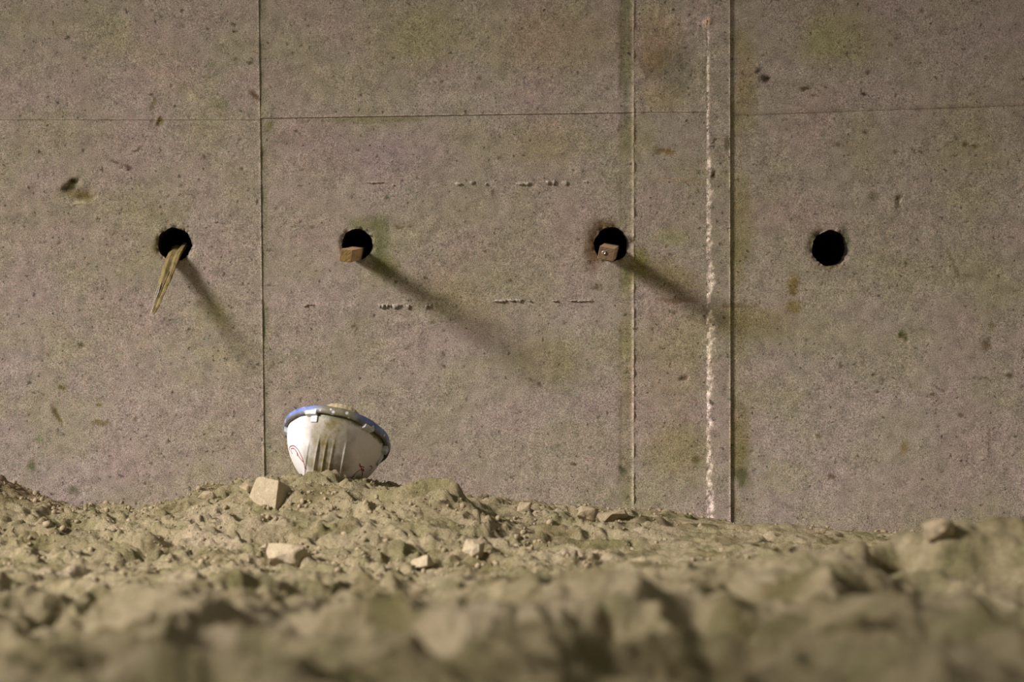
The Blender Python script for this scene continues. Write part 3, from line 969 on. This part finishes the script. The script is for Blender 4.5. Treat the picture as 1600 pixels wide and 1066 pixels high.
# ------------------------------------------------------------------ dry root fibres on the crest
def tube(name, pts, rad, mat, parent=None, seg=6, taper=1.0):
    vv, ff = [], []
    n = len(pts)
    for i, p in enumerate(pts):
        a = pts[max(0, i - 1)]
        b = pts[min(n - 1, i + 1)]
        t = (b - a).normalized()
        u = t.cross(Vector((0.1, 1, 0.2))).normalized()
        v = t.cross(u)
        r = rad * (1 + (taper - 1) * i / (n - 1))
        for k in range(seg):
            an = 2 * PI * k / seg
            vv.append(p + u * math.cos(an) * r + v * math.sin(an) * r)
        if i:
            for k in range(seg):
                k2 = (k + 1) % seg
                ff.append(((i - 1) * seg + k, (i - 1) * seg + k2, i * seg + k2, i * seg + k))
    ff.append(tuple(range(seg))[::-1])
    ff.append(tuple(range((n - 1) * seg, n * seg)))
    return mesh_obj(name, vv, ff, mat, parent)


def smooth_path(P, n=8):
    out = []
    P = [Vector(p) for p in P]
    Q = [P[0]] + P + [P[-1]]
    for i in range(1, len(Q) - 2):
        p0, p1, p2, p3 = Q[i - 1], Q[i], Q[i + 1], Q[i + 2]
        for k in range(n):
            t = k / n
            out.append(0.5 * ((2 * p1) + (-p0 + p2) * t + (2 * p0 - 5 * p1 + 4 * p2 - p3) * t * t + (-p0 + 3 * p1 - 3 * p2 + p3) * t ** 3))
    out.append(P[-1])
    return out


ROOT = mat_wood('dry_root', (0.42, 0.34, 0.24), (0.22, 0.17, 0.11), (1, 1, 1))
root_pts = [(757, 779), (770, 781), (780, 785), (790, 783), (802, 790), (812, 797)]
tag(tube('dry_root', smooth_path([at(px, py, 4.80) for px, py in root_pts]), 0.0011, ROOT, None, 6, 0.6),
    'thin dry root poking from the soil crest right of the slumped hump', 'root')

# ------------------------------------------------------------------ battens and splinter in the tie holes
WOOD_SIDE = mat_wood('sawn_batten', (0.50, 0.33, 0.18), (0.30, 0.19, 0.09), (0.25, 0.06, 1))
WOOD_END = mat_wood('muddy_end_grain', (0.24, 0.155, 0.05), (0.12, 0.075, 0.02), (1, 1, 1))
WOOD_END2 = mat_wood('brown_end_grain', (0.20, 0.125, 0.07), (0.08, 0.048, 0.025), (1, 1, 1))
METAL = NT('worn_steel', 0.4, 0.5)
METAL.colour((0.55, 0.5, 0.42))
METAL.b.inputs['Metallic'].default_value = 0.8


def batten(end_px, end_py, prot, w_, h_, roll, inner_px, inner_py, end_mat, label, screw=None):
    """square batten: end face centre at distance CAMD - prot, running back into the hole"""
    e = at(end_px, end_py, CAMD - prot)
    i = Vector((WX(inner_px), 0.0, WZ(inner_py)))
    axis_ = (i - e).normalized()
    L = (i - e).length + 0.16
    root = empty('timber_batten', e)
    q = axis_.to_track_quat('Y', 'Z')
    root.rotation_mode = 'QUATERNION'
    root.rotation_quaternion = q @ Euler((0, math.radians(roll), 0)).to_quaternion()
    bm = bmesh.new()
    n = 14
    r = random.Random(4)
    rows = []
    prof = [(-w_ / 2, -h_ / 2), (w_ / 2, -h_ / 2), (w_ / 2, h_ / 2), (-w_ / 2, h_ / 2)]
    for k in range(n + 1):
        y = 0.0004 + L * k / n
        rows.append([bm.verts.new((x + r.uniform(-1, 1) * 0.0003, y, z + r.uniform(-1, 1) * 0.0003)) for x, z in prof])
    for k in range(n):
        for a in range(4):
            b = (a + 1) % 4
            bm.faces.new((rows[k][a], rows[k][b], rows[k + 1][b], rows[k + 1][a]))
    bm.faces.new(rows[0][::-1])
    bm.faces.new(rows[-1])
    bmesh.ops.recalc_face_normals(bm, faces=bm.faces)
    bmesh.ops.bevel(bm, geom=[e_ for e_ in bm.edges if e_.is_boundary or e_.calc_face_angle(0) > 1], offset=0.0012, segments=2, affect='EDGES')
    bm_obj('shaft', bm, WOOD_SIDE, root, False)
    # sawn end as a thin rough cap
    bm = bmesh.new()
    m = 8
    g = [[bm.verts.new(((-0.5 + a / m) * w_ * 0.95, -0.0006 - r.random() * 0.0005, (-0.5 + b / m) * h_ * 0.95)) for a in range(m + 1)] for b in range(m + 1)]
    for a in range(m):
        for b in range(m):
            bm.faces.new((g[b][a], g[b][a + 1], g[b + 1][a + 1], g[b + 1][a]))
    ret = bmesh.ops.extrude_face_region(bm, geom=list(bm.faces))
    for v in ret['geom']:
        if isinstance(v, bmesh.types.BMVert):
            v.co.y = 0.001
    bmesh.ops.recalc_face_normals(bm, faces=bm.faces)
    ed = bm_obj('sawn_end', bm, end_mat, root, False)
    ed['label'] = 'darker stained sawn end'
    if screw:
        bm = bmesh.new()
        sx, sz = screw
        seg = 20
        prof = [(0.0, -0.0022), (0.0018, -0.0022), (0.0022, -0.0040), (0.0042, -0.0040), (0.0047, -0.0016), (0.0047, 0.001)]
        rr = [[bm.verts.new((sx + p[0] * math.cos(2 * PI * k / seg), p[1], sz + p[0] * math.sin(2 * PI * k / seg))) for k in range(seg)] for p in prof[1:]]
        for a in range(len(rr) - 1):
            for k in range(seg):
                bm.faces.new((rr[a][k], rr[a][(k + 1) % seg], rr[a + 1][(k + 1) % seg], rr[a + 1][k]))
        bm.faces.new(rr[0])
        bmesh.ops.recalc_face_normals(bm, faces=bm.faces)
        bm_obj('screw_head', bm, METAL.m, root, True)
    tag(root, label, 'batten')
    return root


batten(540.5, 399.5, 0.27, 0.0245, 0.0255, 8, 556.5, 396.0, WOOD_END, 'short timber batten with muddy end poking from the second tie hole from left')
batten(947.5, 396.5, 0.17, 0.0335, 0.0275, 12, 952.5, 392.5, WOOD_END2, 'timber batten with a round screw head on its end, in the third tie hole', screw=(-0.0055, 0.001))

# splintered stake
STAKE = mat_wood('split_stake', (0.27, 0.205, 0.085), (0.10, 0.075, 0.025), (1, 1, 0.12))


def splinter():
    a = Vector((WX(277), 0.05, WZ(385)))
    m1 = Vector((WX(272), -0.012, WZ(404)))
    b = at(237, 491, CAMD - 0.14)
    path = [a, m1, m1.lerp(b, 0.33), m1.lerp(b, 0.66), m1.lerp(b, 0.9), b]
    pts = smooth_path(path, 6)
    root = empty('splintered_stake', m1)
    n = len(pts)
    prof = [(-1, -0.5), (-0.4, -0.62), (0.1, -0.25), (0.6, -0.6), (1, -0.4), (0.85, 0.3), (0, 0.55), (-0.9, 0.35)]
    r = random.Random(9)
    vv, ff = [], []
    for i, p in enumerate(pts):
        t = i / (n - 1)
        wd = 0.0175 * (1 - t) ** 0.72 + 0.0008
        tt = (pts[min(n - 1, i + 1)] - pts[max(0, i - 1)]).normalized()
        u = Vector((0.88, 0.25, 0.42))
        u = (u - tt * u.dot(tt)).normalized()
        v = tt.cross(u).normalized()
        if v.y > 0: v = -v
        for (x, y) in prof:
            vv.append(p - root.location + u * wd * x * r.uniform(0.93, 1.07) - v * wd * 0.75 * y * -1 * -1 + u * 0.004 * t)
        if i:
            for k in range(8):
                k2 = (k + 1) % 8
                ff.append(((i - 1) * 8 + k, (i - 1) * 8 + k2, i * 8 + k2, i * 8 + k))
    ff.append(tuple(range(8)))
    ff.append(tuple(range((n - 1) * 8, n * 8))[::-1])
    s = mesh_obj('stake_shaft', vv, ff, STAKE, root, False)
    bm = bmesh.new(); bm.from_mesh(s.data); bmesh.ops.recalc_face_normals(bm, faces=bm.faces); bm.to_mesh(s.data); bm.free()
    # frayed pale fibres along the left edge and at the tip
    for k, (t0, t1, off, rad) in enumerate([(0.45, 1.02, -0.006, 0.0014), (0.60, 1.07, -0.003, 0.0012), (0.5, 0.9, -0.009, 0.0010), (0.25, 0.7, 0.003, 0.0016)]):
        q = []
        for j in range(6):
            t = t0 + (t1 - t0) * j / 5
            p = m1.lerp(b, t) - root.location
            p = p + Vector((off * (1 - 0.5 * t), -0.008 * (1.1 - t) - 0.002, 0)) + Vector((r.uniform(-1, 1), 0, r.uniform(-1, 1))) * 0.0008
            q.append(p)
        f = tube('frayed_fibre', smooth_path(q, 4), rad, BROKEN if k < 3 else STAKE, root, 5, 0.5)
    tag(root, 'split tapering stake hanging out of the leftmost tie hole', 'stake')


splinter()

# ------------------------------------------------------------------ the upturned hard hat
HA, HB, HH = 0.1035, 0.132, 0.117


def shell_pt(th, s, off=0.0):
    """th around, s 0 at rim .. 1 at the crown; local frame, crown towards -Z"""
    ph = s * PI / 2
    n = 1.85
    c, q = max(math.cos(ph), 0.0), math.sin(ph)
    k = (c ** n + q ** n) ** (-1 / n)
    r, z = c * k, -q * k * HH
    x = (HA + off) * r * math.cos(th)
    y = (HB + off) * r * math.sin(th)
    z -= off * q
    # crown ribs run front to back
    if off >= 0:
        for rx, hh in ((-0.046, 0.0020), (-0.0265, 0.0042), (-0.0100, 0.0024), (0.0045, 0.0016), (0.0290, 0.0026)):
            g = math.exp(-((x - rx) / 0.0017) ** 2)
            dd = hh * g * float(sstep(0.40, 0.62, -z / HH))
            ln = math.hypot(y, z) or 1
            y += y / ln * dd
            z += z / ln * dd
    return Vector((x, y, z))


def mat_shell():
    t = NT('white_helmet_plastic', 0.32, 0.5)
    sep = t.n('ShaderNodeSeparateXYZ')
    t.l(t.co, sep.inputs[0])
    x, y, z = sep.outputs
    # mud smear running over the crown, stronger at its middle
    wob = t.math('MULTIPLY', t.math('SUBTRACT', t.noise(22, 4, 0.6), 0.5), 0.055)
    dx = t.math('ABSOLUTE', t.math('ADD', t.math('ADD', x, 0.006), wob))
    band = t.ramp(t.math('MULTIPLY', dx, 10.0), [(0.14, G(1)), (0.30, G(0.85)), (0.58, G(0))])
    frontm = t.ramp(t.math('MULTIPLY', y, -10.0), [(0.2, G(0)), (0.5, G(1))])
    band = t.mix(band, frontm, 1.0, 'MULTIPLY')
    blot = t.ramp(t.noise(30, 6, 0.7), [(0.30, G(0.6)), (0.6, G(1.0))])
    smear = t.mix(band, blot, 1.0, 'MULTIPLY')
    dust = t.ramp(t.noise(45, 6, 0.7), [(0.35, G(0.02)), (0.75, G(0.30))])
    c = t.mix((0.87, 0.86, 0.87), (0.52, 0.44, 0.28), dust)
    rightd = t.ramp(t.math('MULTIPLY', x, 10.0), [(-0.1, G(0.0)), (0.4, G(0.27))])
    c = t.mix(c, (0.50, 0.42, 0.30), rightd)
    c = t.mix(c, (0.17, 0.135, 0.045), smear)
    # grime line right under the rim trim
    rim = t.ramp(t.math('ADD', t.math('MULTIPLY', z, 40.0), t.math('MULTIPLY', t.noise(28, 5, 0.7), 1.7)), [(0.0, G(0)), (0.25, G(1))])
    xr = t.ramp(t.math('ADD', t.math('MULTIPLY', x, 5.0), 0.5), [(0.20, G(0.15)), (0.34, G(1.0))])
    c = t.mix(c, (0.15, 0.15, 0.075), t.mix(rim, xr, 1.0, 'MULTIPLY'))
    gr = t.ramp(t.noise(420, 2, 0.85), [(0.28, G(0.86)), (0.5, G(1.0)), (0.72, G(1.08))])
    c = t.mix(c, gr, 0.8, 'MULTIPLY')
    t.colour(c)
    rg = t.ramp(dust, [(0.0, G(0.30)), (0.3, G(0.6))])
    t.l(rg, t.b.inputs['Roughness'])
    t.bump(t.noise(90, 4, 0.6), 0.12, 0.002)
    return t.m


def mat_trim():
    t = NT('blue_rim_trim', 0.5, 0.5)
    sep = t.n('ShaderNodeSeparateXYZ')
    t.l(t.co, sep.inputs[0])
    x = sep.outputs[0]
    dx = t.math('ABSOLUTE', t.math('ADD', t.math('ADD', x, 0.0), t.math('MULTIPLY', t.math('SUBTRACT', t.noise(25, 4, 0.6), 0.5), 0.06)))
    mud = t.ramp(t.math('MULTIPLY', dx, 10.0), [(0.28, G(1)), (0.52, G(0.05))])
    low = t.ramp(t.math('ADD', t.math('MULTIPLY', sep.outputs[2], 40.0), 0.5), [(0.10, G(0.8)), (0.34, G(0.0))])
    blue = t.ramp(t.noise(60, 4, 0.6), [(0.35, (0.10, 0.16, 0.42)), (0.6, (0.20, 0.27, 0.60)), (0.75, (0.38, 0.42, 0.72))])
    mudc = t.ramp(t.noise(70, 5, 0.7), [(0.35, (0.11, 0.105, 0.06)), (0.6, (0.22, 0.20, 0.135)), (0.78, (0.40, 0.37, 0.27))])
    c = t.mix(blue, mudc, mud)
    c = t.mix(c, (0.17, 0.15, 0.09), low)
    spots = t.n('ShaderNodeTexVoronoi')
    spots.inputs['Scale'].default_value = 75
    t.l(t.co, spots.inputs['Vector'])
    sp = t.ramp(spots.outputs['Distance'], [(0.20, G(1)), (0.30, G(0))])
    c = t.mix(c, (0.72, 0.72, 0.74), t.math('MULTIPLY', sp, 0.75))
    t.colour(c)
    t.bump(t.noise(120, 4, 0.6), 0.25, 0.002)
    return t.m


def mat_pad():
    t = NT('tan_sweatband', 0.95, 0.2)
    t.colour(t.ramp(t.noise(150, 4, 0.7), [(0.3, (0.34, 0.27, 0.16)), (0.6, (0.52, 0.44, 0.28)), (0.8, (0.62, 0.53, 0.36))]))
    t.bump(t.noise(140, 3, 0.6), 0.5, 0.002)
    return t.m


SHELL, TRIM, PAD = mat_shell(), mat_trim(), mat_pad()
GREYP = NT('grey_clip_plastic', 0.5, 0.4)
GREYP.colour(GREYP.ramp(GREYP.noise(70, 4, 0.7), [(0.3, (0.34, 0.36, 0.36)), (0.6, (0.56, 0.58, 0.62))]))
WHITEC = NT('white_clip_plastic', 0.4, 0.5)
WHITEC.colour(WHITEC.ramp(WHITEC.noise(80, 4, 0.7), [(0.3, (0.44, 0.45, 0.40)), (0.6, (0.68, 0.69, 0.72))]))
INK = NT('red_marker_ink', 0.6, 0.3)
INK.colour((0.27, 0.03, 0.045))

HAT_POS = at(527, 681, 4.75)
hat = empty('hard_hat', HAT_POS)
hat.rotation_mode = 'QUATERNION'
hat.rotation_quaternion = (Matrix.Rotation(math.radians(12), 3, 'Y') @ Matrix.Rotation(math.radians(-25), 3, 'X')).to_quaternion()
tag(hat, 'dirty white hard hat lying upturned on the soil heap', 'hard hat')

# shell: outer and inner skin
NTH, NS = 320, 84
vv, ff = [], []
for q, off in ((0, 0.0), (1, -0.0028)):
    for j in range(NS):
        s = (j / NS) ** 1.0
        for i in range(NTH):
            vv.append(shell_pt(2 * PI * i / NTH, s, off))
    vv.append(shell_pt(0, 1.0, off))
L1 = NTH * NS + 1
for q in (0, 1):
    b = q * L1
    for j in range(NS - 1):
        for i in range(NTH):
            k = (i + 1) % NTH
            f = (b + j * NTH + i, b + (j + 1) * NTH + i, b + (j + 1) * NTH + k, b + j * NTH + k)
            ff.append(f if q else f[::-1])
    for i in range(NTH):
        k = (i + 1) % NTH
        f = (b + (NS - 1) * NTH + i, b + NTH * NS, b + (NS - 1) * NTH + k)
        ff.append(f if q else f[::-1])
for i in range(NTH):
    k = (i + 1) % NTH
    ff.append((i, L1 + i, L1 + k, k)[::-1])
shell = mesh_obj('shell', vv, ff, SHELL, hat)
bm = bmesh.new(); bm.from_mesh(shell.data); bmesh.ops.recalc_face_normals(bm, faces=bm.faces); bm.to_mesh(shell.data); bm.free()


def ring_sweep(name, prof, mat, parent, th0=0, th1=2 * PI, n=220, warp=None):
    """profile (outward offset, z) swept along the rim"""
    closed = abs(th1 - th0 - 2 * PI) < 1e-6
    vv, ff = [], []
    m = len(prof)
    cnt = n if closed else n + 1
    for i in range(cnt):
        th = th0 + (th1 - th0) * i / n
        for (o_, z) in prof:
            if warp:
                o_, z = warp(th, o_, z)
            vv.append(((HA + o_) * math.cos(th), (HB + o_) * math.sin(th), z))
    for i in range(n):
        a, b = i, (i + 1) % cnt
        for k in range(m):
            k2 = (k + 1) % m
            ff.append((a * m + k, b * m + k, b * m + k2, a * m + k2))
    if not closed:
        ff.append(tuple(range(m)))
        ff.append(tuple(range(n * m, n * m + m))[::-1])
    o = mesh_obj(name, vv, ff, mat, parent)
    bm = bmesh.new(); bm.from_mesh(o.data); bmesh.ops.recalc_face_normals(bm, faces=bm.faces); bm.to_mesh(o.data); bm.free()
    return o


# rim trim: a flared lip with a rolled edge, slightly wavy; small peak on the far side
def lip_warp(th, o_, z):
    far = max(0.0, math.sin(th)) ** 3
    return o_ * (1 + 2.2 * far) + 0.0006 * math.sin(th * 9), z + 0.0006 * math.sin(th * 13 + 1)


trim = ring_sweep('rim_trim', [(-0.003, 0.0035), (0.002, 0.0058), (0.006, 0.0050), (0.0088, 0.0020), (0.0092, -0.0035), (0.0078, -0.0105), (0.0045, -0.0125), (0.0008, -0.0105), (0.0, -0.006), (-0.003, -0.004)], TRIM, hat, warp=lip_warp)
trim['label'] = 'blue rim trim caked with brown mud'


def clip_block(th, wdeg, z0, z1, out, mat, name='clip'):
    """a curved rectangular lug riding on the shell below the rim"""
    n = 10
    vv, ff = [], []
    for i in range(n + 1):
        t = th + math.radians(wdeg) * (i / n - 0.5)
        for (o_, z) in ((0.0, z0), (out, z0 + 0.0015), (out, z1 - 0.001), (0.0, z1)):
            s = min(0.6, max(0.0, -z / HH) * 0.66)
            p = shell_pt(t, s, 0.0)
            d = Vector((math.cos(t), math.sin(t), 0))
            vv.append((p.x + d.x * (o_ - 0.001), p.y + d.y * (o_ - 0.001), z))
    for i in range(n):
        for k in range(4):
            k2 = (k + 1) % 4
            ff.append((i * 4 + k, (i + 1) * 4 + k, (i + 1) * 4 + k2, i * 4 + k2))
    ff.append((0, 1, 2, 3))
    ff.append((n * 4 + 3, n * 4 + 2, n * 4 + 1, n * 4))
    o = mesh_obj(name, vv, ff, mat, hat, False)
    bm = bmesh.new(); bm.from_mesh(o.data); bmesh.ops.recalc_face_normals(bm, faces=bm.faces)
    bmesh.ops.bevel(bm, geom=[e for e in bm.edges if e.calc_face_angle(0) > 0.8], offset=0.0008, segments=2, affect='EDGES')
    bm.to_mesh(o.data); bm.free()
    return o


clip_block(math.radians(-119), 13, -0.0165, -0.0060, 0.0125, WHITEC.m)
clip_block(math.radians(-116), 8, -0.029, -0.0150, 0.0050, WHITEC.m)
clip_block(math.radians(-53), 12, -0.0175, -0.0090, 0.0125, WHITEC.m)
clip_block(math.radians(-176), 8, -0.024, -0.0085, 0.0080, GREYP.m)
clip_block(math.radians(-10), 9, -0.026, -0.0120, 0.0100, GREYP.m)
clip_block(math.radians(-4), 10, -0.048, -0.0240, 0.0042, GREYP.m)


# tan suspension headband rising above the near rim
def pad_warp(th, o_, z):
    d = math.cos(th + PI / 2 + math.radians(-4))
    up = float(sstep(0.86, 1.0, d))
    return o_, z + (0.0175 * up if z > -0.01 else 0) + 0.0006 * math.sin(th * 60) * up


ring_sweep('headband', [(-0.016, 0.0015), (-0.010, 0.0030), (-0.007, 0.0010), (-0.007, -0.030), (-0.013, -0.034), (-0.016, -0.030)], PAD, hat, warp=pad_warp, n=260)
for k, a in enumerate((40, 140, 220, 320)):       # suspension straps crossing inside the crown
    th = math.radians(a)
    P = []
    for j in range(12):
        s = j / 11 * 0.92
        p = shell_pt(th, s, -0.010)
        P.append(Vector((p.x, p.y, p.z * 0.72 - 0.02)))
    o = tube('suspension_strap', P, 0.005, PAD, hat, 8)
    o.scale = (1, 1, 1)

# marker scribbles, laid on the shell
bm = bmesh.new()
bm.from_mesh(shell.data)
bvh = BVHTree.FromBMesh(bm)
bm.free()
M = Matrix.Translation(hat.location) @ hat.rotation_quaternion.to_matrix().to_4x4()
MI = M.inverted()
CAM = Vector((0, -CAMD, CAMZ))


def scribble(strokes):
    vv, ff = [], []
    for st in strokes:
        pts = smooth_path([Vector((400 + a / 4.442, 580 + b / 4.442, 0)) for a, b in st], 6)
        hit = []
        for p in pts:
            tgt = at(p.x, p.y, 4.7)
            o = MI @ CAM
            d = (MI @ tgt - o).normalized()
            loc, nor, fi, dist = bvh.ray_cast(o, d)
            if loc:
                if nor.dot(d) > 0: nor = -nor
                hit.append((loc, nor))
        if len(hit) < 2:
            continue
        b0 = len(vv)
        for i, (p, nrm) in enumerate(hit):
            t = (hit[min(i + 1, len(hit) - 1)][0] - hit[max(i - 1, 0)][0]).normalized()
            s = nrm.cross(t).normalized() * 0.0011
            vv += [p + s - nrm * 0.0003, p + s * 0.8 + nrm * 0.00035, p - s * 0.8 + nrm * 0.00035, p - s - nrm * 0.0003]
            if i:
                a = b0 + 4 * (i - 1)
                for k in range(3):
                    ff.append((a + k, a + 4 + k, a + 5 + k, a + 1 + k))
    return mesh_obj('marker_scribble', vv, ff, INK.m, hat)


scribble([[(233, 548), (236, 526), (262, 519), (290, 543), (313, 585), (330, 628), (341, 678)],
          [(243, 540), (262, 538), (284, 563), (297, 592), (318, 620), (334, 636)], [(240, 548), (246, 560), (254, 576)], [(284, 566), (287, 580), (288, 592)], [(334, 640), (338, 655), (337, 668)]])
scribble([[(664, 772), (662, 752), (680, 722), (712, 692), (738, 678), (748, 688)],
          [(720, 640), (722, 658), (732, 676), (738, 700), (736, 730), (720, 755), (696, 772), (664, 776)],
          [(714, 655), (732, 662), (750, 668)], [(726, 690), (738, 688), (750, 696)], [(784, 692), (798, 684), (804, 668), (796, 658), (786, 664)]])
